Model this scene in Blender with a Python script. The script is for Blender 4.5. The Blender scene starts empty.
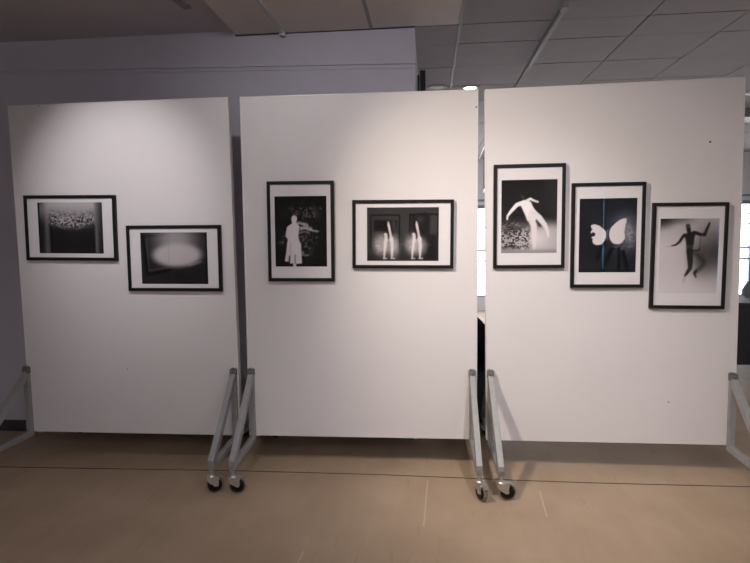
import bpy, math, random
import numpy as np
from mathutils import Vector, Matrix, Euler

scene = bpy.context.scene
col = scene.collection
R = math.radians

# ------------------------------------------------------------------ helpers
class MB:
    """collects boxes, beams and lathes; build() links them as one mesh object"""
    def __init__(self):
        self.v, self.f, self.m, self.s = [], [], [], []
    def add(self, verts, faces, mi=0, smooth=False):
        o = len(self.v)
        self.v += [tuple(p) for p in verts]
        for f in faces:
            self.f.append([i + o for i in f]); self.m.append(mi); self.s.append(smooth)
        return self
    def box(self, x0, x1, y0, y1, z0, z1, mi=0):
        v = [(x0, y0, z0), (x1, y0, z0), (x1, y1, z0), (x0, y1, z0), (x0, y0, z1), (x1, y0, z1), (x1, y1, z1), (x0, y1, z1)]
        f = [(0, 3, 2, 1), (4, 5, 6, 7), (0, 1, 5, 4), (1, 2, 6, 5), (2, 3, 7, 6), (3, 0, 4, 7)]
        return self.add(v, f, mi)
    def beam(self, a, b, w, h, up=(0, 0, 1), mi=0):
        a, b, up = Vector(a), Vector(b), Vector(up)
        d = (b - a).normalized(); s = d.cross(up).normalized(); u = s.cross(d).normalized()
        v = []
        for p in (a, b):
            for (i, j) in ((-1, -1), (1, -1), (1, 1), (-1, 1)):
                v.append(p + s * (i * w / 2) + u * (j * h / 2))
        f = [(0, 1, 2, 3), (7, 6, 5, 4), (0, 4, 5, 1), (1, 5, 6, 2), (2, 6, 7, 3), (3, 7, 4, 0)]
        return self.add(v, f, mi)
    def prism(self, pts, x0, x1, fn, mi=0):
        """polygon pts (a,b) swept between x0 and x1; fn(x,a,b) -> point"""
        n = len(pts)
        v = [fn(x0, a, b) for a, b in pts] + [fn(x1, a, b) for a, b in pts]
        f = [list(range(n))[::-1], list(range(n, 2 * n))]
        for i in range(n):
            j = (i + 1) % n
            f.append([i, j, n + j, n + i])
        return self.add(v, f, mi)
    def lathe(self, prof, M=None, n=24, mi=0, cap=True):
        """prof (radius, height) revolved about local z, placed by matrix M"""
        M = M or Matrix.Identity(4)
        v = []
        for r, h in prof:
            for k in range(n):
                a = 2 * math.pi * k / n
                v.append(M @ Vector((r * math.cos(a), r * math.sin(a), h)))
        f = []
        for i in range(len(prof) - 1):
            for k in range(n):
                k2 = (k + 1) % n
                f.append([i * n + k, i * n + k2, (i + 1) * n + k2, (i + 1) * n + k])
        self.add(v, f, mi, True)
        if cap:
            o = len(self.v)
            L = (len(prof) - 1) * n
            self.add([self.v[o - len(v) + k] for k in range(n)], [list(range(n))[::-1]], mi)
            self.add([v[L + k] for k in range(n)], [list(range(n))], mi)
        return self
    def build(self, name, mats, parent=None, bevel=0.0, label=None):
        me = bpy.data.meshes.new(name)
        me.from_pydata(self.v, [], self.f)
        if not isinstance(mats, (list, tuple)):
            mats = [mats]
        for m in mats:
            me.materials.append(m)
        me.polygons.foreach_set('material_index', self.m)
        me.polygons.foreach_set('use_smooth', self.s)
        me.update()
        import bmesh
        bm = bmesh.new(); bm.from_mesh(me)
        bmesh.ops.recalc_face_normals(bm, faces=bm.faces)
        bm.to_mesh(me); bm.free()
        o = bpy.data.objects.new(name, me)
        col.objects.link(o)
        if parent is not None:
            o.parent = parent
        if bevel:
            b = o.modifiers.new('bevel', 'BEVEL'); b.width = bevel; b.segments = 2; b.limit_method = 'ANGLE'; b.angle_limit = R(40)
        if label:
            o['label'] = label
        return o

def tag(o, label, cat, group=None):
    o['label'] = label; o['category'] = cat
    if group:
        o['group'] = group
    return o

def thing(name, label, cat, M=None, group=None):
    o = bpy.data.objects.new(name, None)
    col.objects.link(o)
    o.empty_display_size = 0.1
    if M is not None:
        o.matrix_world = M
    return tag(o, label, cat, group)

def struct(o):
    o['kind'] = 'structure'
    return o

# ---------------------------------------------------------------- materials
def lin(c):
    return tuple((x / 12.92 if x <= 0.04045 else ((x + 0.055) / 1.055) ** 2.4) for x in c)

def mat(name, rgb, rough=0.5, metal=0.0, noise=0.0, nscale=8.0, bump=0.0, bscale=200.0, spec=0.5, stretch=None):
    m = bpy.data.materials.new(name)
    m.use_nodes = True
    nt = m.node_tree
    b = nt.nodes['Principled BSDF']
    b.inputs['Roughness'].default_value = rough
    b.inputs['Metallic'].default_value = metal
    b.inputs['Specular IOR Level'].default_value = spec
    tc = nt.nodes.new('ShaderNodeTexCoord')
    src = tc.outputs['Object']
    if stretch:
        mp = nt.nodes.new('ShaderNodeMapping')
        mp.inputs['Scale'].default_value = stretch
        nt.links.new(src, mp.inputs['Vector']); src = mp.outputs['Vector']
    n = nt.nodes.new('ShaderNodeTexNoise')
    n.inputs['Scale'].default_value = nscale; n.inputs['Detail'].default_value = 5
    nt.links.new(src, n.inputs['Vector'])
    r = nt.nodes.new('ShaderNodeValToRGB')
    r.color_ramp.elements[0].position = 0.3; r.color_ramp.elements[1].position = 0.7
    r.color_ramp.elements[0].color = (*[c * (1 - noise) for c in rgb], 1)
    r.color_ramp.elements[1].color = (*[min(1, c * (1 + noise)) for c in rgb], 1)
    nt.links.new(n.outputs['Fac'], r.inputs['Fac'])
    nt.links.new(r.outputs['Color'], b.inputs['Base Color'])
    if bump:
        n2 = nt.nodes.new('ShaderNodeTexNoise'); n2.inputs['Scale'].default_value = bscale
        nt.links.new(tc.outputs['Object'], n2.inputs['Vector'])
        bp = nt.nodes.new('ShaderNodeBump'); bp.inputs['Strength'].default_value = bump; bp.inputs['Distance'].default_value = 0.002
        nt.links.new(n2.outputs['Fac'], bp.inputs['Height']); nt.links.new(bp.outputs['Normal'], b.inputs['Normal'])
    return m

M_panel = mat('panel_white_laminate', (0.69, 0.655, 0.67), 0.5, noise=0.015, nscale=2.5, bump=0.03, bscale=60, spec=0.3)
M_edge = mat('panel_edge_trim', (0.68, 0.65, 0.65), 0.4, noise=0.02)
M_hole = mat('screw_hole_dark', (0.03, 0.03, 0.03), 0.8)
M_galv = mat('galvanised_steel', (0.30, 0.295, 0.298), 0.55, 0.2, noise=0.06, nscale=35)
M_clamp = mat('dark_cast_metal', (0.16, 0.155, 0.155), 0.5, 0.5, noise=0.2, nscale=60)
M_zinc = mat('zinc_plated_steel', (0.50, 0.49, 0.46), 0.3, 0.8, noise=0.1, nscale=50)
M_tyre = mat('grey_rubber_tyre', (0.17, 0.15, 0.135), 0.6, noise=0.1)
M_hub = mat('black_plastic_hub', (0.006, 0.006, 0.007), 0.5, spec=0.25)
M_frame = mat('black_wood_frame', (0.007, 0.006, 0.006), 0.45, noise=0.15, nscale=30, spec=0.25)
M_mount = mat('white_mount_board', (0.72, 0.69, 0.715), 0.8, noise=0.01, nscale=20, spec=0.0)
M_wall = mat('grey_wall_paint', (0.50, 0.475, 0.55), 0.65, noise=0.03, nscale=3, bump=0.05, bscale=90, spec=0.3)
M_wallfar = mat('pale_wall_paint', (0.68, 0.67, 0.68), 0.7, noise=0.03)
M_trimw = mat('wall_ledge_paint', (0.50, 0.475, 0.55), 0.6, noise=0.04)
M_base = mat('dark_skirting', (0.045, 0.04, 0.045), 0.5, noise=0.1)
M_plaster = mat('old_plaster_ceiling', (0.52, 0.48, 0.51), 0.8, noise=0.06, nscale=2)
M_tile = mat('ceiling_tile', (0.35, 0.325, 0.335), 0.85, noise=0.03, nscale=6, bump=0.08, bscale=160, spec=0.2)
M_board = mat('ceiling_board_lit', (0.66, 0.605, 0.58), 0.8, noise=0.04, nscale=3, spec=0.2)  # paler tone puts the brighter light of the front-left ceiling into the colour
M_tbar = mat('ceiling_t_bar', (0.27, 0.25, 0.25), 0.6)
M_void = mat('ceiling_joint_dark', (0.06, 0.055, 0.055), 0.9)  # dark colour of the open joints and the edge strip
M_rail = mat('painted_rail_metal', (0.50, 0.49, 0.49), 0.4, 0.3)
M_track = mat('grey_track_metal', (0.34, 0.33, 0.335), 0.5, 0.2)
M_black = mat('black_painted_metal', (0.006, 0.006, 0.007), 0.5)
M_fabric = mat('black_upholstery', (0.006, 0.006, 0.007), 0.85, noise=0.2, nscale=80)
M_greyfab = mat('grey_upholstery', (0.20, 0.20, 0.22), 0.8, noise=0.1, nscale=60)
M_dark = mat('black_desk_laminate', (0.012, 0.011, 0.012), 0.5)
M_winfr = mat('window_frame_blue_grey', (0.20, 0.27, 0.36), 0.4)

def floor_mat():
    m = bpy.data.materials.new('worn_beige_linoleum'); m.use_nodes = True
    nt = m.node_tree; b = nt.nodes['Principled BSDF']
    tc = nt.nodes.new('ShaderNodeTexCoord')
    def noise(scale, rot, stretch, detail=6):
        mp = nt.nodes.new('ShaderNodeMapping'); mp.inputs['Rotation'].default_value = (0, 0, R(rot)); mp.inputs['Scale'].default_value = stretch
        nt.links.new(tc.outputs['Object'], mp.inputs['Vector'])
        n = nt.nodes.new('ShaderNodeTexNoise'); n.inputs['Scale'].default_value = scale; n.inputs['Detail'].default_value = detail
        nt.links.new(mp.outputs['Vector'], n.inputs['Vector']); return n
    def ramp(n, p0, c0, p1, c1):
        r = nt.nodes.new('ShaderNodeValToRGB')
        r.color_ramp.elements[0].position = p0; r.color_ramp.elements[0].color = (*c0, 1)
        r.color_ramp.elements[1].position = p1; r.color_ramp.elements[1].color = (*c1, 1)
        nt.links.new(n.outputs['Fac'], r.inputs['Fac']); return r
    def mix(kind, fac, a, bb):
        x = nt.nodes.new('ShaderNodeMixRGB'); x.blend_type = kind; x.inputs['Fac'].default_value = fac
        nt.links.new(a, x.inputs['Color1']); nt.links.new(bb, x.inputs['Color2']); return x
    base = ramp(noise(2.2, 0, (1, 1, 1)), 0.32, (0.335, 0.243, 0.167), 0.68, (0.395, 0.293, 0.207))
    st = ramp(noise(9, 55, (1.0, 0.16, 1)), 0.35, (0.965, 0.96, 0.955), 0.62, (1.015, 1.012, 1.01))
    x = mix('MULTIPLY', 1.0, base.outputs['Color'], st.outputs['Color'])
    scr = ramp(noise(34, 62, (1.0, 0.12, 1), 3), 0.64, (1, 1, 1), 0.72, (0.88, 0.86, 0.84))
    y = mix('MULTIPLY', 1.0, x.outputs['Color'], scr.outputs['Color'])
    nt.links.new(y.outputs['Color'], b.inputs['Base Color'])
    rr = ramp(noise(5, 20, (1, 0.4, 1)), 0.3, (0.5,) * 3, 0.7, (0.62,) * 3)
    nt.links.new(rr.outputs['Color'], b.inputs['Roughness'])
    b.inputs['Specular IOR Level'].default_value = 0.3
    return m
M_floor = floor_mat()
M_seam = mat('floor_seam_dark', (0.05, 0.035, 0.025), 0.7)
M_seaml = mat('floor_seam_light', (0.46, 0.35, 0.25), 0.6)

def glass_mat(name, fres=1.45, rough=0.0):
    m = bpy.data.materials.new(name); m.use_nodes = True
    nt = m.node_tree; nt.nodes.remove(nt.nodes['Principled BSDF'])
    out = nt.nodes['Material Output']
    t = nt.nodes.new('ShaderNodeBsdfTransparent'); g = nt.nodes.new('ShaderNodeBsdfGlossy'); g.inputs['Roughness'].default_value = rough
    f = nt.nodes.new('ShaderNodeFresnel'); f.inputs['IOR'].default_value = fres
    mx = nt.nodes.new('ShaderNodeMixShader')
    ge = nt.nodes.new('ShaderNodeNewGeometry'); iv = nt.nodes.new('ShaderNodeMath'); iv.operation = 'SUBTRACT'; iv.inputs[0].default_value = 1.0
    ml = nt.nodes.new('ShaderNodeMath'); ml.operation = 'MULTIPLY'
    nt.links.new(ge.outputs['Backfacing'], iv.inputs[1]); nt.links.new(f.outputs['Fac'], ml.inputs[0]); nt.links.new(iv.outputs[0], ml.inputs[1])
    nt.links.new(ml.outputs[0], mx.inputs['Fac']); nt.links.new(t.outputs['BSDF'], mx.inputs[1]); nt.links.new(g.outputs['BSDF'], mx.inputs[2])
    nt.links.new(mx.outputs['Shader'], out.inputs['Surface'])
    return m
M_glass = glass_mat('picture_glass')
M_winglass = glass_mat('window_glass', 1.3)
M_blueglass = glass_mat('blue_tinted_window_glass', 1.3)
M_blueglass.node_tree.nodes['Transparent BSDF'].inputs['Color'].default_value = (0.55, 0.80, 1.0, 1)  # tint added to turn the daylight through the slits blue

def emit_mat(name, rgb, s):
    m = bpy.data.materials.new(name); m.use_nodes = True
    b = m.node_tree.nodes['Principled BSDF']
    b.inputs['Base Color'].default_value = (*rgb, 1)
    b.inputs['Emission Color'].default_value = (*rgb, 1); b.inputs['Emission Strength'].default_value = s
    return m
M_lampon = emit_mat('lit_downlight_lens', (1, 0.97, 0.9), 6.0)
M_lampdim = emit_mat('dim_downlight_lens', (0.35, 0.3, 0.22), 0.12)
M_strip = emit_mat('strip_lamp_diffuser', (0.75, 0.8, 0.85), 0.12)

def print_mat():
    m = bpy.data.materials.new('monochrome_photo_print'); m.use_nodes = True
    nt = m.node_tree; b = nt.nodes['Principled BSDF']
    a = nt.nodes.new('ShaderNodeAttribute'); a.attribute_name = 'ink'
    nt.links.new(a.outputs['Color'], b.inputs['Base Color'])
    b.inputs['Roughness'].default_value = 0.6; b.inputs['Specular IOR Level'].default_value = 0.0
    return m
M_print = print_mat()

# --------------------------------------------------------- photo print images
class Canvas:
    def __init__(self, w, h, seed):
        self.w, self.h = w, h
        self.U, self.V = np.meshgrid((np.arange(w) + .5) / w, (np.arange(h) + .5) / h)
        self.rs = np.random.RandomState(seed)
        self.a = np.zeros((h, w))
    def blur(self, m, s):
        if s <= 0: return m
        r = int(3 * s) + 1
        k = np.exp(-0.5 * (np.arange(-r, r + 1) / s) ** 2); k /= k.sum()
        p = np.pad(m, r, mode='edge')
        p = np.apply_along_axis(lambda x: np.convolve(x, k, 'valid'), 0, p)
        return np.apply_along_axis(lambda x: np.convolve(x, k, 'valid'), 1, p)
    def poly(self, pts, soft=0.6):
        out = np.zeros((self.h, self.w)); S = 2
        for dx in range(S):
            for dy in range(S):
                X = self.U + ((dx + .5) / S - .5) / self.w; Y = self.V + ((dy + .5) / S - .5) / self.h
                ins = np.zeros_like(out, bool); n = len(pts)
                for i in range(n):
                    (x1, y1), (x2, y2) = pts[i], pts[(i + 1) % n]
                    if y1 == y2: continue
                    c = ((y1 > Y) != (y2 > Y)) & (X < (x2 - x1) * (Y - y1) / (y2 - y1) + x1)
                    ins ^= c
                out += ins / (S * S)
        return self.blur(out, soft)
    def line(self, pts, wd, soft=0.6):
        """tapered stroke through (u, v[, width factor]) points; wd in units of the width"""
        asp = self.h / self.w
        out = np.zeros((self.h, self.w))
        for i in range(len(pts) - 1):
            p, q = pts[i], pts[i + 1]
            wa = wd * (p[2] if len(p) > 2 else 1); wb = wd * (q[2] if len(q) > 2 else 1)
            ax, ay, bx, by = p[0], p[1] * asp, q[0], q[1] * asp
            X, Y = self.U, self.V * asp
            t = np.clip(((X - ax) * (bx - ax) + (Y - ay) * (by - ay)) / ((bx - ax) ** 2 + (by - ay) ** 2 + 1e-9), 0, 1)
            d = np.hypot(X - ax - t * (bx - ax), Y - ay - t * (by - ay))
            hw = (wa + (wb - wa) * t) / 2
            out = np.maximum(out, np.clip((hw - d) * self.w + .5, 0, 1))
        return self.blur(out, soft)
    def blob(self, cu, cv, ru, rv, pw=2.0):
        d = ((self.U - cu) / ru) ** 2 + ((self.V - cv) / rv) ** 2
        return np.exp(-d ** (pw / 2))
    def noise(self, nx, ny):
        g = self.rs.rand(ny + 2, nx + 2)
        x = self.U * nx; y = self.V * ny
        i = x.astype(int); j = y.astype(int); fx = x - i; fy = y - j
        fx = fx * fx * (3 - 2 * fx); fy = fy * fy * (3 - 2 * fy)
        return (g[j, i] * (1 - fx) + g[j, i + 1] * fx) * (1 - fy) + (g[j + 1, i] * (1 - fx) + g[j + 1, i + 1] * fx) * fy
    def over(self, mask, val):
        self.a = self.a * (1 - mask) + val * mask

def ss(a, b, x):
    t = np.clip((x - a) / (b - a), 0, 1); return t * t * (3 - 2 * t)

def art_cloud_box():
    c = Canvas(156, 116, 3); U, V = c.U, c.V
    c.a = 0.68 - 0.10 * ss(0.0, 0.3, V)
    edge = 0.40 + 0.10 * np.sin((U - .17) * 4.2) * 1.0
    body = ss(-.10, .08, V - edge) * ss(.12, .20, U) * (1 - ss(.86, .90, U))
    c.over(body, 0.135)
    tex = c.noise(78, 64) * .62 + c.noise(38, 34) * .38
    band = np.exp(-((V - .32 - .06 * np.sin((U - .2) * 4.4)) / .13) ** 2) * ss(.13, .22, U) * (1 - ss(.82, .9, U))
    c.over(band * .95 * ss(.47, .56, tex), 0.12)
    c.over(np.clip(band * 1.1, 0, 1) * ss(.50, .40, tex) * (1 - .55 * ss(.55, .85, U)), 0.66)
    rim = ss(.26, .42, V)
    c.over((1 - ss(.06, .18, U)) * (.35 + .65 * ss(.15, .5, V)), 0.16)
    c.over(1 - ss(.01, .05, U), 0.10)
    c.over((1 - ss(.02, .12, U)) * (1 - ss(0, .1, V)) * .5, .12)
    c.over(ss(.84, .97, U) * (.75 + .25 * V), 0.15)
    c.over(ss(.88, .92, U) * (1 - ss(.93, .99, U)) * (1 - ss(.2, .6, V)) * .35, .45)
    c.over(c.poly([(.19, .46), (.215, .46), (.225, 1), (.195, 1)], 1.0) * .8, 0.05)
    c.over(c.poly([(.10, .55), (.15, .5), (.17, 1), (.12, 1)], 2.5) * .4, 0.26)
    return c
def art_oval_glow():
    c = Canvas(156, 116, 5); U, V = c.U, c.V
    c.a = 0.15 + 0.03 * c.noise(6, 5)
    c.over(c.line([(.05, .085), (.42, .045)], .035, 1) * .9, 0.08)
    c.over(c.line([(.05, .085), (.085, .82), (.44, .72)], .04, .8), 0.06)
    c.over(c.line([(.09, .12), (.12, .74), (.42, .67)], .018, .8) * .8, 0.32)
    up = c.blob(.53, .14, .34, .34, 2.6); c.over(up * .95, 0.62)
    e = ((U - .545) / .40) ** 2 + ((V - (.44 - .02 * (U - .5))) / .245) ** 2
    m = 1 - ss(.45, 1.25, e)
    c.over(c.blur(m, 3.0), 0.70)
    c.over(c.line([(.72, .64), (.9, .57)], .022, 1.5) * .5, .72)
    c.over(c.poly([(.52, .74), (.55, .74), (.56, 1), (.53, 1)], 1) * .6, 0.08)
    c.over(c.poly([(.415, .02), (.425, .02), (.425, .72), (.415, .72)], .6) * .18, 0.4)
    c.over(ss(.955, .99, U) * .7, 0.07)
    return c
def art_coat_figure():
    c = Canvas(116, 156, 7); U, V = c.U, c.V
    c.a = 0.10 + 0.03 * c.noise(5, 7)
    w = c.noise(20, 24) * .45 + c.noise(48, 60) * .55
    c.over(c.blob(.55, .23, .30, .10) * ss(.42, .75, w) * .8, .55)
    c.over(c.blob(.25, .6, .28, .09) * ss(.45, .75, w) * .7, .5)
    c.over(c.blob(.57, .70, .2, .16) * ss(.42, .75, w) * .75, .55)
    for pts, wd, k in (([(.44, .38), (.52, .385), (.62, .41)], .05, .75), ([(.45, .44), (.60, .46), (.74, .49), (.83, .5)], .035, .7), ([(.5, .47), (.6, .43), (.7, .46)], .05, .6), ([(.47, .52), (.58, .50), (.66, .52)], .03, .5), ([(.49, .83), (.63, .84)], .02, .6), ([(.5, .79), (.55, .81)], .025, .6), ([(.48, .58), (.54, .57)], .03, .35)):
        c.over(np.clip(c.line(pts, wd * 1.15, 1.2) * k * (.75 + .8 * w), 0, 1), .74)
    for (x, y) in ((.68, .285), (.77, .29), (.8, .585), (.15, .655), (.88, .18)):
        c.over(c.blob(x, y, .022, .016) * .7, .5)
    fig = [(.325, .30), (.35, .275), (.40, .272), (.435, .30), (.43, .345), (.41, .375), (.45, .40), (.475, .43), (.465, .50), (.45, .57), (.47, .63), (.505, .70), (.505, .80), (.515, .955), (.40, .96), (.405, 1.0), (.345, 1.0), (.34, .96), (.28, .95), (.29, .85), (.27, .84), (.255, .93), (.18, .92), (.21, .80), (.235, .66), (.25, .61), (.205, .57), (.215, .50), (.24, .43), (.29, .405), (.335, .385), (.325, .34)]
    c.over(c.poly(fig, .7), 0.80)
    c.over(c.line([(.385, .83), (.38, .95)], .02, .8) * .8, .35)
    c.over(c.line([(.30, .66), (.285, .84)], .018, .9) * .4, .5)
    c.over(c.line([(.335, .955), (.335, 1.0)], .02, .5) * .8, .25)
    return c
def art_twin_figures():
    c = Canvas(156, 116, 9); U, V = c.U, c.V
    c.a = 0.235 - .05 * ss(.5, 1, V) + 0.02 * c.noise(7, 5)
    for x0, x1, y0, y1, val in ((.055, .455, .145, .75, .12), (.60, .985, .135, .6, .11)):
        c.over(c.line([(x0, y1), (x0, y0), (x1, y0), (x1, y1)], .022, .7), val)
    c.over(c.poly([(.10, .24), (.42, .24), (.42, .5), (.10, .45)], 2) * .9, .10)
    c.over(c.poly([(.62, .15), (.70, .13), (.78, .09), (.85, .12), (.88, .2), (.87, .5), (.96, .52), (.96, 1), (.8, 1), (.62, .4)], 2) * .85, .13)
    c.over(c.blob(.74, .23, .05, .06) * .5, .34)
    c.over(c.poly([(.885, .16), (.97, .16), (.97, .46), (.885, .46)], 1) * .6, .27)
    tex = c.noise(40, 14) * .5 + c.noise(24, 60) * .5 + .25
    for cx, cy, rx, ry, k in ((.21, .70, .125, .20, .95), (.37, .73, .09, .20, .85), (.64, .69, .11, .19, .9), (.75, .72, .09, .17, .7)):
        c.over(np.clip(c.blob(cx, cy, rx, ry, 3.6) * k * (.55 + .5 * tex), 0, 1), .68)
    c.over(c.line([(.1, .69), (.9, .69)], .012, .8) * .35, .5)
    c.over(c.line([(.1, .45), (.3, .45)], .01, .8) * .3, .5)
    c.over(c.line([(.37, .28, 1), (.40, .52, .8)], .05, 2.2) * .4, .5)
    for dx, s in ((0.0, 1.0), (.39, 1.0)):
        L = lambda pts, w, k=.95, so=.8: c.over(c.line([(x + dx, y) + tuple(r) for x, y, *r in pts], w, so) * k, .80)
        L([(.30, .27, .5), (.305, .33, 1), (.325, .46, .9), (.335, .53, .9), (.345, .6, 1.1)], .036)
        L([(.262, .50, .9), (.275, .545, 1.1), (.265, .62, 1.0), (.255, .74, .9), (.245, .86, .6), (.243, .94, .4)], .044)
        L([(.345, .58, 1.1), (.355, .72, 1.0), (.352, .85, .7), (.35, .94, .4)], .046)
        L([(.235, .95), (.275, .955)], .024, .7)
        L([(.34, .95), (.385, .952)], .024, .7)
        L([(.28, .6), (.34, .6)], .04, .5, 1.5)
        c.over(c.line([(.30 + dx, .50), (.302 + dx, .58)], .018, .8) * .8, .16)
        c.over(c.blob(.32 + dx, .985, .06, .02) * .6, .08)
    return c
def art_leaping_figure():
    c = Canvas(116, 156, 11); U, V = c.U, c.V
    c.a = 0.165 + .05 * ss(.5, 1, U) * (1 - V)
    c.over(c.line([(0, .49), (1, .47)], .02, 1) * .7, .09)
    c.over(ss(.48, .56, V) * .6, .2)
    low = ss(.60, .80, V + .10 * ss(.3, .9, U))
    c.over(low * .95, .66)
    c.over(c.blob(.58, .80, .34, .16) * .8, .82)
    c.over(ss(.92, 1.0, V) * .35, .3)
    t = c.noise(56, 74) * .6 + c.noise(26, 34) * .4
    sp = ss(.56, .66, V + .05 * np.sin(U * 9)) * (1 - ss(.42, .6, U)) * (1 - ss(.9, .98, V))
    c.over(sp * ss(.45, .55, t) * .85, .17)
    c.over(sp * ss(.47, .36, t) * .65, .62)
    c.over(c.blob(.30, .62, .14, .04) * ss(.4, .6, t) * .5, .55)
    c.over(c.blob(.13, .62, .07, .12) * .5, .22)
    c.over(c.poly([(.62, .55), (.72, .60), (.72, .65), (.66, .63)], 1.2) * .8, .2)
    v = .86
    c.over(c.poly([(.33, .32), (.39, .275), (.46, .28), (.53, .30), (.57, .37), (.62, .43), (.63, .49), (.62, .55), (.55, .59), (.47, .56), (.44, .50), (.40, .43), (.36, .37)], .8), v)
    c.over(c.line([(.36, .32, 1.1), (.28, .34, 1.0), (.18, .425, .8), (.115, .49, .55), (.11, .535, .4)], .075, .7), v)
    c.over(c.line([(.46, .285, 1), (.52, .262, 1), (.58, .285, .8), (.655, .305, .7)], .05, .7), v * .97)
    c.over(c.line([(.56, .45, 1.3), (.68, .52, 1.1), (.78, .615, .85), (.83, .70, .6), (.845, .775, .35)], .10, .8), v * .95)
    c.over(c.line([(.53, .52, 1.2), (.585, .62, 1.1), (.595, .72, .9), (.59, .82, .7), (.60, .93, .5)], .105, 1.0) * (1 - .45 * ss(.76, .95, V)), v * .95)
    c.over(c.line([(.36, .215, .7), (.40, .255, 1)], .05, 1) * .7, .34)
    c.over(c.line([(.57, .46), (.60, .46)], .015, .7) * .4, .6)
    c.over(c.line([(.50, .56), (.56, .565)], .015, 1) * .3, .5)
    return c
def art_butterfly():
    c = Canvas(116, 156, 13); U, V = c.U, c.V
    c.tint = (0.80, 0.84, 1.0)
    c.a = 0.155 + .03 * c.noise(4, 5)
    t = c.noise(20, 26) * .5 + c.noise(40, 50) * .5
    c.over(np.clip(c.blob(.85, .47, .2, .23, 2.4) * (.45 + .8 * t), 0, 1), .60)
    c.over(c.blob(.72, .34, .22, .14) * .55, .45)
    c.over(c.blob(.62, .66, .22, .06) * ss(.5, .75, t) * .5, .5)
    for pts, wd in (([(.44, .60), (.32, .82)], .045), ([(.57, .69), (.40, 1.0)], .06), ([(.70, .68), (.71, 1.0)], .05), ([(.77, .72), (.87, 1.0)], .06)):
        c.over(c.line(pts, wd, .9) * .95, .03)
    v = .80
    c.over(c.poly([(.205, .36), (.27, .345), (.36, .37), (.44, .42), (.475, .455), (.475, .52), (.45, .57), (.40, .62), (.31, .63), (.25, .605), (.235, .565), (.245, .545), (.215, .53), (.225, .515), (.275, .505), (.29, .475), (.25, .45), (.225, .47), (.20, .465), (.215, .43), (.235, .42), (.21, .39)], .6), v)
    c.over(c.poly([(.525, .46), (.55, .40), (.63, .335), (.72, .285), (.81, .268), (.825, .30), (.805, .37), (.785, .455), (.80, .50), (.795, .55), (.75, .60), (.68, .62), (.60, .61), (.545, .56), (.525, .51)], .6), v)
    c.over(c.line([(.515, .43), (.49, .44), (.50, .47), (.49, .52), (.495, .565)], .018, .6) * .8, .5)
    c.over(c.line([(.48, .43), (.515, .43)], .012, .6) * .7, .6)
    return c
def art_floating_dancer():
    c = Canvas(116, 156, 17); U, V = c.U, c.V
    c.a = 0.76 - .08 * (1 - ss(0, .4, V)) + .03 * ss(.6, 1, V)
    c.over((1 - ss(0, .38, np.hypot(U * 1.0, V * 1.9))) * .95, .17)
    c.over((1 - ss(0, .12, V)) * (1 - ss(.3, .7, U)) * .5, .2)
    c.over(c.blob(.98, .46, .33, .27) * .85, .2)
    c.over(c.blob(.72, .52, .16, .2) * .7, .25)
    c.over(c.blob(.86, .22, .2, .13) * .3, .35)
    d = .145
    L = lambda pts, w, k=.95, so=.8: c.over(c.line(pts, w, so) * k, d)
    c.over(c.line([(.47, .10, 1), (.485, .15, 1)], .075, .8) * .85, .22)
    L([(.485, .15), (.49, .2)], .06)
    c.over(c.poly([(.40, .22), (.46, .20), (.57, .165), (.62, .185), (.585, .25), (.58, .34), (.56, .42), (.46, .42), (.45, .33), (.43, .26)], 1.0) * .95, d)
    c.over(c.poly([(.46, .355), (.57, .345), (.64, .41), (.60, .425), (.46, .43)], 1.0) * .35, .45)
    L([(.60, .19, 1), (.68, .215, 1), (.755, .22, .95), (.785, .15, .8), (.825, .075, .6), (.83, .06, .4)], .058)
    L([(.42, .22, 1), (.385, .25, .95), (.34, .31, .8), (.28, .35, .6), (.21, .365, .35)], .055)
    c.over(c.line([(.21, .365), (.12, .38)], .015, 1.4) * .4, .4)
    c.over(c.line([(.69, .25), (.685, .41)], .014, .7) * .7, .25)
    c.over(c.line([(.47, .425), (.67, .425), (.68, .40)], .022, .7) * .9, .14)
    L([(.515, .44, 1.2), (.53, .56, 1.0), (.535, .66, .75), (.49, .72, .6), (.455, .76, .35)], .095, .9, .9)
    c.over(c.line([(.455, .76, 1), (.43, .86, .5)], .022, 1.6) * .5, .4)
    c.over(c.line([(.60, .45, 1.0), (.72, .54, 1.0), (.77, .59, .9), (.70, .66, .8), (.62, .72, .7)], .085, 2.0) * .6, .2)
    L([(.635, .70, 1), (.61, .73, .9), (.64, .785, .4)], .05, .85, .9)
    return c

# ------------------------------------------------------------------- setting
XL, XR, YF, YB = -4.6, 8.2, -3.0, 11.0
H = 2.94
WY = 4.0            # face of the grey wall behind the panels
WX = -0.08          # its free corner

struct(MB().box(XL - .1, XR + .1, YF - .1, YB + .1, -0.12, 0).build('floor', M_floor))
# thin seams of the linoleum: one dark joint across, short pale joints
sm = MB()
random.seed(2)
xs = np.linspace(XL + .1, XR - 1, 40)
for i in range(len(xs) - 1):
    y0, y1 = (float(np.interp(q, (-2.84, -2.02, -1.21, -.34, .77, 1.31, 1.88), (3.33, 3.35, 3.37, 3.37, 3.335, 3.335, 3.34))) for q in (xs[i], xs[i + 1]))
    sm.beam((xs[i], y0, 0.001), (xs[i + 1], y1, 0.001), 0.0065, 0.002)
struct(sm.build('trim_5', M_seam))
s2 = MB()
for x, y0, y1 in ((-0.03, 2.75, 3.30), (-0.62, 2.1, 2.5), (0.62, 2.9, 3.2)):
    s2.beam((x, y0, 0.0008), (x + .02, y1, 0.0008), 0.008, 0.0016)
struct(s2.build('trim_6', M_seaml))

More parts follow.
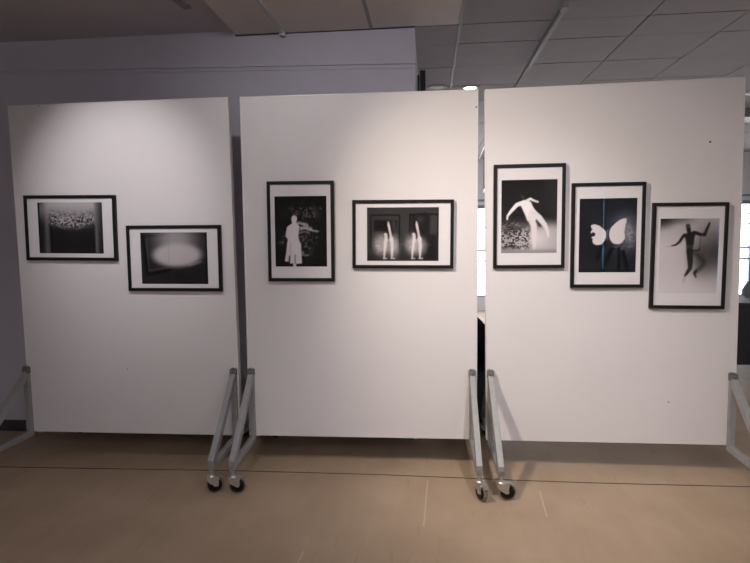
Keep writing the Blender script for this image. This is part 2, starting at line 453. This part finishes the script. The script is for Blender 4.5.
struct(MB().box(XL, WX, WY, 6.9, 0, 3.1).build('wall_back', M_wall))
struct(MB().box(XL, WX - .03, WY - .012, WY, 0, 0.09).build('baseboard_back', M_base, bevel=.003))
struct(MB().box(XL - .12, XL, YF - .1, YB + .1, 0, 3.1).build('wall_left', M_wallfar))
wr_ = MB()
RY0, RY1, RZ0, RZ1 = 2.8, 5.2, 0.85, 2.2
wr_.box(XR, XR + .12, YF - .1, RY0, 0, 3.1); wr_.box(XR, XR + .12, RY1, YB + .1, 0, 3.1)
wr_.box(XR, XR + .12, RY0, RY1, 0, RZ0); wr_.box(XR, XR + .12, RY0, RY1, RZ1, 3.1)
struct(wr_.build('wall_right', M_wallfar))
for k in range(2):
    a, b = RY0 + 1.2 * k, RY0 + 1.2 * (k + 1)
    w = MB()
    for q in ((a, a + .04, RZ0, RZ1), (b - .04, b, RZ0, RZ1), (a, b, RZ0, RZ0 + .04), (a, b, RZ1 - .04, RZ1)):
        w.box(XR + .03, XR + .09, q[0], q[1], q[2], q[3], 0)
    w.box(XR + .05, XR + .056, a, b, RZ0, RZ1, 1)
    struct(w.build('window_%d' % (k + 8), [M_winfr, M_winglass]))
# ledge line running along the grey wall
lg = MB()
lg.beam((XL + .1, WY - .004, 2.80), (WX, WY - .004, 2.695), 0.02, 0.008, mi=0)
lg.beam((XL + .1, WY - .003, 2.775), (WX, WY - .003, 2.665), 0.012, 0.006, mi=0)
struct(lg.build('trim_1', M_trimw))
cv = MB()
cv.box(-1.005, -0.90, WY - .008, WY + .002, 2.50, 2.572)
tag(cv.build('cover_plate', M_wall, bevel=.003), 'small painted cover plate on the grey wall above the middle panel', 'cover plate')

# wall behind the camera with two slit windows
slits = ((2.80, 2.842, 0.9, 2.45), (4.66, 4.715, 0.45, 1.95))
CZ, CZ2 = 2.56, 2.90
ADDED_CLER = ((-1.5, 0.9, 2), (2.6, 7.4, 4))         # unseen clerestory added high in the wall for ambient daylight
fw = MB()
fw.box(XL, XR, YF - .1, YF, CZ2, 3.1)
xprev = XL
for x0, x1, n in ADDED_CLER:
    fw.box(xprev, x0, YF - .1, YF, CZ, CZ2); xprev = x1
fw.box(xprev, XR, YF - .1, YF, CZ, CZ2)
xprev = XL
for x0, x1, z0, z1 in slits:
    fw.box(xprev, x0, YF - .1, YF, 0, CZ); fw.box(x0, x1, YF - .1, YF, 0, z0); fw.box(x0, x1, YF - .1, YF, z1, CZ)
    xprev = x1
fw.box(xprev, XR, YF - .1, YF, 0, CZ)
struct(fw.build('wall_front', M_wallfar))
kk = 10
for x0, x1, n in ADDED_CLER:
    for k in range(n):
        a, b = x0 + k * (x1 - x0) / n, x0 + (k + 1) * (x1 - x0) / n
        w = MB()
        for q in ((a, a + .04, CZ, CZ2), (b - .04, b, CZ, CZ2), (a, b, CZ, CZ + .03), (a, b, CZ2 - .03, CZ2)):
            w.box(q[0], q[1], YF - .08, YF - .03, q[2], q[3], 0)
        w.box(a, b, YF - .06, YF - .054, CZ, CZ2, 1)
        struct(w.build('window_%d' % kk, [M_winfr, M_winglass])); kk += 1  # window units of the added clerestory
for k, (x0, x1, z0, z1) in enumerate(slits):
    w = MB(); w.box(x0, x1, YF - .07, YF - .064, z0, z1, 0)
    for z in np.arange(z0 + .2, z1, .37):
        w.box(x0, x1, YF - .08, YF - .05, z, z + .02, 1)
    struct(w.build('window_%d' % (k + 6), [M_blueglass, M_winfr]))

# far window wall
Z0, Z1 = 0.27, 2.06
X0, X1 = 0.7, 6.6
WINS = ((0.7, 1.9), (4.7, 6.03), (6.03, 6.6))
wb = MB()
wb.box(WX, XR, YB, YB + .15, 0, Z0); wb.box(WX, XR, YB, YB + .15, Z1, 3.1)
for a, b in ((WX, .7), (1.9, 4.7), (6.6, XR)):
    wb.box(a, b, YB, YB + .15, Z0, Z1)
struct(wb.build('wall_far', M_wallfar))
struct(MB().box(X0 - .1, X1 + .3, YB - .03, YB, Z1 + .07, Z1 + .11).build('trim_2', M_winfr))
for k, (a, b) in enumerate(WINS):
    w = MB()
    for bx in ((a, a + .035, Z0, Z1), (b - .035, b, Z0, Z1), (a, b, Z0, Z0 + .03), (a, b, Z1 - .07, Z1)):
        w.box(bx[0], bx[1], YB + .02, YB + .09, bx[2], bx[3], 0)
    for z, t in ((1.165, .03), (0.96, .03), (1.62, .02), (1.80, .02)):
        w.box(a, b, YB + .04, YB + .07, z, z + t, 0)
    w.box(a, b, YB + .05, YB + .056, Z0, Z1, 1)
    struct(w.build('window_%d' % (k + 1), [M_winfr, M_winglass]))

# suspended tile ceiling: slabs with open joints under a dark void, plus T-bars
ct = MB()
CX0 = -1.36
ct.box(CX0, XR + .1, YF - .1, YB + .1, H + .02, H + .16, 1)
xl = [CX0, -1.008, -0.383, 0.235, 0.862, 1.485, 2.118, 2.775, 3.40, 4.03, 4.65, 5.28, 5.9, 6.53, 7.15, 7.8, XR + .1]
yl = [YF - .1, 0.0, 4.0, 4.39, 4.985, 5.60, 6.23, 6.85, 7.48, 8.1, 8.73, 9.35, 9.98, 10.6, YB + .1]
g = 0.007
for i in range(len(xl) - 1):
    for j in range(len(yl) - 1):
        if xl[i + 1] < 0 and yl[j] >= 4.0:
            continue
        dz = 0.0015 * ((i * 7 + j * 5) % 3)
        ct.box(xl[i] + g, xl[i + 1] - g, yl[j] + g, yl[j + 1] - g, H + dz, H + .018, 3 if yl[j] < 3.9 and xl[i] < .2 else 0)
ct.box(.235 - .011, .235 + .011, 3.4, YB, H - .004, H + .003, 2)
ct.box(-.383 - .012, -.383 + .012, YF, WY, H - .002, H + .003, 0)
struct(ct.build('ceiling', [M_tile, M_void, M_tbar, M_board]))
struct(MB().box(XL - .1, CX0 + .01, YF - .1, WY + .1, H + .035, H + .16).build('trim_3', M_plaster))
# dark edge strip where the tiles meet the grey wall
struct(MB().box(CX0, WX, WY - .014, WY, H - .004, H + .012).build('trim_4', M_void))
hk = MB(); hk.beam((-1.56, 3.40, H + .045), (-1.52, 3.56, H + .030), .05, .02)
tag(hk.build('ceiling_bracket', M_tbar, bevel=.002), 'small dark bracket on the plaster ceiling at the upper left', 'bracket')

# ceiling rail meeting the grey wall
t = thing('ceiling_rail', 'thin pale metal rail along the ceiling ending at the grey wall', 'ceiling rail', Matrix.Translation((-1.008, 0, H)))
MB().box(-.011, .011, -2.9, 3.95, -.022, 0.004).build('rail', M_rail, t, bevel=.002)
MB().lathe([(.02, -.034), (.024, -.028), (.024, 0)], Matrix.Translation((0, 3.955, 0)), 16).build('end_knob', M_rail, t)
# ceiling track with end cap
t = thing('lighting_track', 'grey lighting track under the ceiling tiles above the right-hand panel', 'lighting track', Matrix.Translation((0.865, 0, H)))
MB().box(-.016, .016, 3.74, 5.0, -.036, .006).build('track_bar', M_track, t, bevel=.002)
MB().box(-.0165, -.004, 3.76, 4.98, -.038, -.006).build('track_slot_shade', M_clamp, t)  # dark strip stands in for the shade inside the slot
MB().box(-.022, .022, 3.68, 3.76, -.042, .006).build('end_cap', M_track, t, bevel=.004)
# recessed downlights
for nm, lab, x, y, ml in (('d', 'unlit recessed downlight ring near the corner of the grey wall', 0.10, 5.60, M_lampdim), ('l', 'brightly lit recessed downlight above the middle panel', 0.425, 5.68, M_lampon)):
    t = thing('downlight', lab, 'ceiling light', Matrix.Translation((x, y, H)))
    MB().lathe([(.060, -.004), (.085, -.008), (.095, -.004), (.095, .004)], None, 28, cap=False).build('trim_ring', M_tbar, t)
    MB().lathe([(.001, -.010), (.04, -.012), (.062, -.004)], None, 24, cap=False).build('lens', ml, t)
# hanging strip lamps in front of the windows
for (x0, y0, x1, y1, z, lab) in ((0.985, 10.9, 0.925, 9.0, 2.93, 'strip lamp flush under the ceiling seen between the middle and right panels'),
                                 (1.07, 10.9, 0.99, 9.9, 2.29, 'lower strip lamp hung before the windows seen between the middle and right panels'),
                                 (3.25, 6.3, 4.6, 6.75, 2.925, 'slim strip lamp on the ceiling beyond the right edge of the right panel')):
    t = thing('strip_lamp', lab, 'ceiling light', Matrix.Identity(4))
    MB().beam((x0, y0, z + .02), (x1, y1, z + .012), .018, .014).build('housing', M_rail, t)
    MB().beam((x0, y0, z), (x1, y1, z), .014, .010).build('diffuser', M_strip, t)
    if z < 2.9:
        for q in (.15, .85):
            px, py = x0 + (x1 - x0) * q, y0 + (y1 - y0) * q
            MB().beam((px, py, z + .03), (px, py, H), .008, .008, up=(0, 1, 0)).build('hanger', M_clamp, t)
# air duct
du = MB(); du.box(3.0, 7.9, 7.1, 7.45, H - .10, H - .004)
for x in np.arange(3.4, 7.8, .8):
    du.box(x, x + .03, 7.09, 7.46, H - .11, H - .004)
tag(du.build('air_duct', M_clamp, bevel=.004), 'dark flat air duct along the ceiling beyond the right panel', 'duct')

# --------------------------------------------------------------- mobile panels
W, PH, PB, T = 1.495, 2.20, 0.186, 0.045

def make_leg(parent, s, front, swivel, off=0.0, rear=0.415, toe=0.0, trail=.026):
    """one braced foot; d counts outward from the board"""
    xc = s * 0.717 + off; hw = 0.018
    y0, sg = (0.0, -1) if front else (T, 1)
    L = 0.43 if front else rear
    P = lambda x, d, z: (x + toe * max(0, d - .03) / L, y0 + sg * d, z)
    b = MB()
    x0, x1 = xc - hw, xc + hw
    b.prism([(0.0, .180), (.030, .180), (.030, .628), (0.0, .628)], x0, x1, P)                         # upright on the board
    b.prism([(0.0, .158), (L + .018, .138), (L + .018, .170), (0.0, .193)], x0, x1, P)                   # bottom bar
    b.prism([(.0, .588), (L - .015, .150), (L + .018, .142), (L + .018, .196), (L + .010, .206), (.028, .618), (.0, .618)], x0 + .0005, x1 - .0005, P)  # brace
    leg = b.build('leg_frame', M_galv, parent, bevel=.003)
    c = MB(); c.prism([(-.001, .598), (.036, .598), (.034, .622), (.030, .640), (-.001, .640)], x0 - .003, x1 + .003, P)
    c.box(xc - .012, xc - .003, min(y0, y0 + sg * .036), max(y0, y0 + sg * .036), .640, .647); c.box(xc + .004, xc + .012, min(y0, y0 + sg * .036), max(y0, y0 + sg * .036), .640, .645)
    Mb = Matrix.Translation(P(xc, .036, .618)) @ Matrix.Rotation(R(90) * (1 if front else -1), 4, 'X')
    c.lathe([(.008, 0), (.008, .004), (.005, .006)], Mb, 10)
    c.build('top_clamp', M_clamp, leg, bevel=.002)
    # caster
    cx, cy = xc + toe, y0 + sg * (L + (.008 if front else -.006))
    a = R(swivel); dx, dy = math.cos(a), math.sin(a)            # trailing direction
    ax = Vector((-dy, dx, 0))
    tr, wr, wz, ww = trail, .050, .050, .024
    wc = Vector((cx + dx * tr, cy + dy * tr, wz))
    B = Matrix(((dx, ax.x, 0, cx), (dy, ax.y, 0, cy), (0, 0, 1, 0), (0, 0, 0, 1)))   # local: x trail, y axle
    f = MB()
    f.lathe([(.010, .100), (.010, .140)], Matrix.Translation((cx, cy, 0)), 14)
    f.lathe([(.016, .112), (.022, .108), (.026, .102), (.026, .097)], Matrix.Translation((cx, cy, 0)), 18)
    for sd in (-1, 1):
        yy = sd * .017
        pts = [(-.026, .101), (.034, .101), (.046, .092), (.041, .078), (.040, .050), (.036, .042), (.026, .040), (.019, .045), (-.010, .062), (-.027, .085)]
        v = [B @ Vector((x, yy - .0015, z)) for x, z in pts] + [B @ Vector((x, yy + .0015, z)) for x, z in pts]
        n = len(pts)
        f.add(v, [list(range(n)), list(range(n, 2 * n))[::-1]] + [[i, (i + 1) % n, n + (i + 1) % n, n + i] for i in range(n)])
    top = [B @ Vector(p) for p in ((-.026, -.0185, .0985), (.036, -.0185, .0985), (.036, .0185, .0985), (-.026, .0185, .0985), (-.026, -.0185, .102), (.036, -.0185, .102), (.036, .0185, .102), (-.026, .0185, .102))]
    f.add(top, [(0, 3, 2, 1), (4, 5, 6, 7), (0, 1, 5, 4), (1, 2, 6, 5), (2, 3, 7, 6), (3, 0, 4, 7)])
    Wm = Matrix.Translation(wc) @ ax.to_track_quat('Z', 'Y').to_matrix().to_4x4()
    f.lathe([(.007, -.022), (.007, .022)], Wm, 10)
    f.build('caster_fork', M_zinc, leg)
    MB().lathe([(.039, -.011), (.045, -.012), (wr - .002, -.009), (wr, -.004), (wr, .004), (wr - .002, .009), (.045, .012), (.039, .011)], Wm, 32, cap=False).build('tyre', M_tyre, leg)
    MB().lathe([(.012, -.015), (.018, -.012), (.041, -.0115), (.041, .0115), (.018, .012), (.012, .015)], Wm, 28).build('wheel_hub', M_hub, leg)
    p = MB()
    q = [(.026, .106), (.058, .100), (.074, .084), (.070, .080), (.055, .094), (.026, .100)]
    v = [B @ Vector((x, -.013, z)) for x, z in q] + [B @ Vector((x, .013, z)) for x, z in q]
    n = len(q)
    p.add(v, [list(range(n)), list(range(n, 2 * n))[::-1]] + [[i, (i + 1) % n, n + (i + 1) % n, n + i] for i in range(n)])
    p.build('brake_pedal', M_zinc, leg)
    return leg

def panel_matrix(x, y, yaw, lean, tilt):
    return Matrix.Translation((x, y, 0)) @ Matrix.Rotation(R(yaw), 4, 'Z') @ Matrix.Rotation(R(tilt), 4, 'Y') @ Matrix.Rotation(R(lean), 4, 'X')

def make_panel(label, pm, swivels, holes=(), offs=(0, 0, 0, 0), rears=(.415, .415), toes=(0, 0, 0, 0), trails=(.026,) * 4):
    x, y, yaw, lean, tilt = pm
    t = thing('display_panel', label, 'display panel', Matrix.Translation((x, y, 0)) @ Matrix.Rotation(R(yaw), 4, 'Z'), 'white display panels on wheels')
    Mt = Matrix.Rotation(R(tilt), 4, 'Y') @ Matrix.Rotation(R(lean), 4, 'X')
    e = 0.010
    bd = MB().box(-W / 2 + e, W / 2 - e, .0, T, PB + e, PB + PH - e).build('board', M_panel, t)
    bd.matrix_local = Mt
    tr = MB()
    for bx in ((-W / 2, -W / 2 + e, PB, PB + PH), (W / 2 - e, W / 2, PB, PB + PH), (-W / 2 + e, W / 2 - e, PB + PH - e, PB + PH), (-W / 2 + e, W / 2 - e, PB, PB + e)):
        tr.box(bx[0], bx[1], -.0008, T + .0008, bx[2], bx[3])
    tr.build('edge_trim', M_edge, t, bevel=.0015).matrix_local = Mt
    for hx, hz, r in holes:
        MB().lathe([(r, -.0006), (r, .002)], Matrix.Translation((hx, 0, hz)) @ Matrix.Rotation(R(90), 4, 'X'), 12).build('screw_hole', M_hole, t).matrix_local = Mt
    k = 0
    for front in (True, False):
        for s in (-1, 1):
            make_leg(t, s, front, swivels[k], offs[k], rears[(s + 1) // 2], toes[k], trails[k]); k += 1
    return t

PM = [(-1.994, 3.5016, -0.057, 0.292, -0.076), (-0.4412, 3.5119, 0.937, -0.097, 0.186), (1.1135, 3.5082, -0.896, -0.178, -0.329)]
PT = [make_panel('white wheeled display panel holding the two landscape photographs', PM[0], (200, 20, 10, 170), ((-.53, 2.375, .004), (-.02, .63, .003)), (-.022, 0, 0, 0), toes=(-.05, 0, 0, 0), trails=(.026, .018, .026, .026)),
      make_panel('white wheeled display panel holding one portrait and one landscape photograph', PM[1], (14, -62, 10, 170), ((.735, 2.28, .005),), (0, 0, 0, 0), (.415, .50), trails=(.028, .02, .026, .026)),
      make_panel('white wheeled display panel holding three portrait photographs stepping downwards', PM[2], (8, -30, 10, 170), ((.56, 2.02, .006), (.36, .45, .004)), (-.006, 0, 0, 0), (.50, .50), toes=(.02, .01, 0, 0), trails=(.034, .026, .026, .026))]

# ------------------------------------------------------------------- pictures
FL, FS, FB = 0.636, 0.429, 0.0205

def make_picture(pi, cx, cz, rot, portrait, label, art):
    fw_, fh_ = (FS, FL) if portrait else (FL, FS)
    pw, ph = (0.334, 0.447) if portrait else (0.450, 0.335)
    x, y, yaw, lean, tilt = PM[pi]
    Mw = panel_matrix(*PM[pi]) @ Matrix.Translation((cx, 0, cz)) @ Matrix.Rotation(R(-rot), 4, 'Y')
    t = thing('framed_photograph', label, 'framed picture', Mw, 'framed black and white photographs')
    D = 0.024
    m = MB()
    o = [(-fw_ / 2, -fh_ / 2), (fw_ / 2, -fh_ / 2), (fw_ / 2, fh_ / 2), (-fw_ / 2, fh_ / 2)]
    i = [(a - math.copysign(FB, a), b - math.copysign(FB, b)) for a, b in o]
    rings = [(o, -.001), (o, -D + .002), ([(a - math.copysign(.002, a), b - math.copysign(.002, b)) for a, b in o], -D), ([(a + math.copysign(.002, a), b + math.copysign(.002, b)) for a, b in i], -D), (i, -D + .002), (i, -.001)]
    v = [(a, yy, b) for rg, yy in rings for a, b in rg]
    f = []
    for r in range(len(rings)):
        for k in range(4):
            r2, k2 = (r + 1) % len(rings), (k + 1) % 4
            f.append([r * 4 + k, r * 4 + k2, r2 * 4 + k2, r2 * 4 + k])
    m.add(v, f); m.build('frame', M_frame, t)
    e = FB - .003
    MB().box(-fw_ / 2 + e, fw_ / 2 - e, -.015, -.003, -fh_ / 2 + e, fh_ / 2 - e).build('mount', M_mount, t)
    MB().box(-fw_ / 2 + e, fw_ / 2 - e, -.0195, -.0175, -fh_ / 2 + e, fh_ / 2 - e).build('glass_pane', M_glass, t)
    c = art()
    w, h = c.w, c.h
    gx, gz = np.meshgrid(np.linspace(-pw / 2, pw / 2, w), np.linspace(ph / 2, -ph / 2, h))
    vs = np.stack([gx, np.full_like(gx, -.0156), gz], -1).reshape(-1, 3)
    idx = np.arange(w * h).reshape(h, w)
    fs = np.stack([idx[1:, :-1], idx[1:, 1:], idx[:-1, 1:], idx[:-1, :-1]], -1).reshape(-1, 4)
    me = bpy.data.meshes.new('photo_print')
    me.from_pydata(vs.tolist(), [], fs.tolist())
    a = np.clip((c.a - .05) * 1.12, 0.02, 0.95)
    tint = np.array(getattr(c, 'tint', (1.0, 0.965, 0.985)))
    rgb = np.clip(a[..., None] * (tint + (np.array((1.0, .965, .985)) - tint) * ss(.25, .7, a)[..., None]), 0, 1)
    ln = np.where(rgb <= .04045, rgb / 12.92, ((rgb + .055) / 1.055) ** 2.4).reshape(-1, 3)
    at = me.color_attributes.new('ink', 'FLOAT_COLOR', 'POINT')
    at.data.foreach_set('color', np.concatenate([ln, np.ones((len(ln), 1))], 1).astype(np.float32).ravel())
    me.materials.append(M_print)
    po = bpy.data.objects.new('photo_print', me); col.objects.link(po); po.parent = t
    return t

make_picture(0, -0.3522, 1.5789, -1.01, False, 'black framed landscape photograph of a speckled cloud above a dark block', art_cloud_box)
make_picture(0, 0.3504, 1.3707, -0.57, False, 'black framed landscape photograph of a pale oval glow in a dark room', art_oval_glow)
make_picture(1, -0.3692, 1.5316, -0.3, True, 'black framed portrait photograph of a white silhouette in a long coat', art_coat_figure)
make_picture(1, 0.2796, 1.5073, -0.51, False, 'black framed landscape photograph of twin glowing figures with raised arms', art_twin_figures)
make_picture(2, -0.484, 1.6068, -0.45, True, 'black framed portrait photograph of a pale figure leaping over spray', art_leaping_figure)
make_picture(2, -0.0186, 1.4811, -0.5, True, 'black framed portrait photograph of a white butterfly on a dark ground', art_butterfly)
make_picture(2, 0.4493, 1.3493, -0.9, True, 'black framed portrait photograph of a dark figure floating on a pale ground', art_floating_dancer)

# ------------------------------------------------------- things beyond the panels
t = thing('black_post', 'tall black post standing just beyond the corner of the grey wall', 'post', Matrix.Translation((-0.04, 4.5, 0)))
MB().box(-.10, .16, -.12, .16, 0, .015).build('base_plate', M_black, t, bevel=.003)
MB().box(-.012, .030, -.02, .02, .015, 2.785).build('pole', M_black, t, bevel=.003)
MB().box(-.034, -.016, -.015, .015, .015, 2.75).build('side_rail', M_black, t, bevel=.002)

t = thing('tub_chair', 'black tub chair glimpsed between the middle and right panels', 'chair', Matrix.Translation((0.30, 4.38, 0)))
n = 28
v, f = [], []
for zz, sc in ((.06, .92), (.4, 1.0), (.62, 1.0)):
    pass
sh = MB()
outer, inner = [], []
for k in range(n + 1):
    a = R(-35) + R(250) * k / n
    hz = .60 + .26 * max(0, math.sin(a)) ** 1.3
    ca, sa = math.cos(a), math.sin(a)
    outer.append([(.26 * ca, .26 * sa, .03), (.27 * ca, .27 * sa, .45), (.25 * ca, .25 * sa, hz - .03), (.225 * ca, .225 * sa, hz), (.20 * ca, .20 * sa, hz - .03), (.20 * ca, .20 * sa, .03)])
vv = [p for r in outer for p in r]
ff = []
for k in range(n):
    for j in range(6):
        j2 = (j + 1) % 6
        ff.append([k * 6 + j, (k + 1) * 6 + j, (k + 1) * 6 + j2, k * 6 + j2])
ff += [list(range(6)), [n * 6 + j for j in range(6)][::-1]]
sh.add(vv, ff, 0, True); sh.build('shell', M_fabric, t)
MB().lathe([(.001, .47), (.15, .47), (.195, .45), (.2, .40), (.2, .03)], None, 28, cap=False).build('seat', M_fabric, t)
for sx in (-1, 1):
    for sy in (-1, 1):
        MB().lathe([(.015, 0), (.02, .035)], Matrix.Translation((sx * .14, sy * .14, 0)), 10).build('foot', M_black, t)

t = thing('desk', 'black office desk with closed front beyond the right panel', 'desk', Matrix.Translation((3.6, 6.15, 0)))
MB().box(-.75, .9, -.36, .36, .75, .785).build('desktop', M_dark, t, bevel=.003)
MB().box(-.72, .87, -.32, -.295, .15, .75).build('front_panel', M_dark, t)
for x in (-.73, .86):
    MB().box(x - .015, x + .015, -.33, .33, 0, .75).build('side_panel', M_dark, t, bevel=.002)

t = thing('office_chair', 'grey round backed office chair behind the black desk', 'chair', Matrix.Translation((3.86, 6.95, 0)))
pts = []
bk = MB()
prof = [(-.22, .52), (-.25, .68), (-.24, .82), (-.19, .91), (-.10, .955), (0, .965), (.10, .955), (.19, .91), (.24, .82), (.25, .68), (.22, .52)]
bk.prism(prof, -.22, -.17, lambda x, a, b: (a, x + .25 * a * a * 1.0, b)); bk.build('backrest', M_greyfab, t, bevel=.015)
MB().box(-.24, .24, -.18, .28, .43, .50).build('seat', M_greyfab, t, bevel=.02)
MB().beam((0, -.19, .44), (0, -.225, .6), .05, .015, up=(0, 1, 0)).build('back_bracket', M_black, t)
MB().lathe([(.03, .1), (.03, .3), (.02, .3), (.02, .43)], None, 14).build('column', M_black, t)
bs = MB()
for k in range(5):
    a = R(72 * k + 18)
    bs.beam((0, 0, .10), (.28 * math.cos(a), .28 * math.sin(a), .07), .045, .03)
bs.build('star_base', M_black, t)
for k in range(5):
    a = R(72 * k + 18)
    MB().lathe([(.028, -.02), (.028, .02)], Matrix.Translation((.28 * math.cos(a), .28 * math.sin(a), .029)) @ Matrix.Rotation(R(90), 4, 'X'), 14).build('castor', M_black, t)

# -------------------------------------------------------------------- lighting
def spot(name, loc, target, power, size, blend, rgb, rad=.04):
    l = bpy.data.lights.new(name, 'SPOT'); l.energy = power; l.spot_size = R(size); l.spot_blend = blend; l.color = rgb; l.shadow_soft_size = rad
    o = bpy.data.objects.new(name, l); col.objects.link(o)
    o.location = loc
    o.rotation_euler = (Vector(target) - Vector(loc)).to_track_quat('-Z', 'Y').to_euler()
    return o
WARM = (1.0, 0.875, 0.72); NEU = (1.0, 0.96, 0.97)
spot('ceiling_spot', (-2.05, 2.0, 2.88), (-2.0, 3.5, 1.75), 84, 52, 1.0, NEU)
spot('ceiling_spot', (-1.1, 2.0, 2.88), (1.3, 3.5, 0.68), 235, 74, 1.0, WARM, .08)
spot('ceiling_spot', (-1.0, 2.0, 2.88), (-0.35, 3.5, 1.5), 37, 132, 1.0, NEU)
spot('ceiling_spot', (0.6, 2.05, 2.88), (0.6, 3.5, 0.9), 16, 120, 1.0, NEU)
spot('ceiling_spot', (0.7, 1.45, 2.88), (0.45, 3.5, 0.45), 120, 66, 1.0, NEU)  # spot added to fill the lower parts of the panels with light
for x, y, p in ((-2.4, -0.9, 32), (0.4, -1.2, 75), (2.6, -0.8, 60), (4.5, 3.0, 25)):  # unseen wide lights added to brighten the floor and its bounce
    spot('added_fill_light', (x, y, 2.9), (x, y, 0), p, 165, 0.5, NEU, .08)
# daylight
w = bpy.data.worlds.new('daylight'); scene.world = w; w.use_nodes = True
bg = w.node_tree.nodes['Background']
bg.inputs['Color'].default_value = (0.90, 0.94, 1.0, 1); bg.inputs['Strength'].default_value = 6.5

# -------------------------------------------------------------------- camera
cam = bpy.data.cameras.new('camera'); cam.sensor_width = 36; cam.lens = 555.33 * 36 / 750
co = bpy.data.objects.new('camera', cam); col.objects.link(co)
pitch, roll, yaw = R(4.72124), R(-0.80748), R(5.47)
F = Vector((0, math.cos(pitch), -math.sin(pitch))); Rt = Vector((1, 0, 0)); U = Rt.cross(F)
R2 = math.cos(roll) * Rt + math.sin(roll) * U; U2 = -math.sin(roll) * Rt + math.cos(roll) * U
Rz = Matrix.Rotation(yaw, 3, 'Z')
R2, U2, F = Rz @ R2, Rz @ U2, Rz @ F
co.matrix_world = Matrix(((R2.x, U2.x, -F.x, 0), (R2.y, U2.y, -F.y, 0), (R2.z, U2.z, -F.z, 1.5), (0, 0, 0, 1)))
cam.clip_start = .05
scene.camera = co
vs = scene.view_settings
vs.view_transform = 'Standard'; vs.look = 'None'; vs.exposure = 0; vs.gamma = 1; vs.use_curve_mapping = False
scene.cycles.use_denoising = True
scene.cycles.max_bounces = 8
scene.cycles.diffuse_bounces = 5
scene.cycles.sample_clamp_indirect = 6
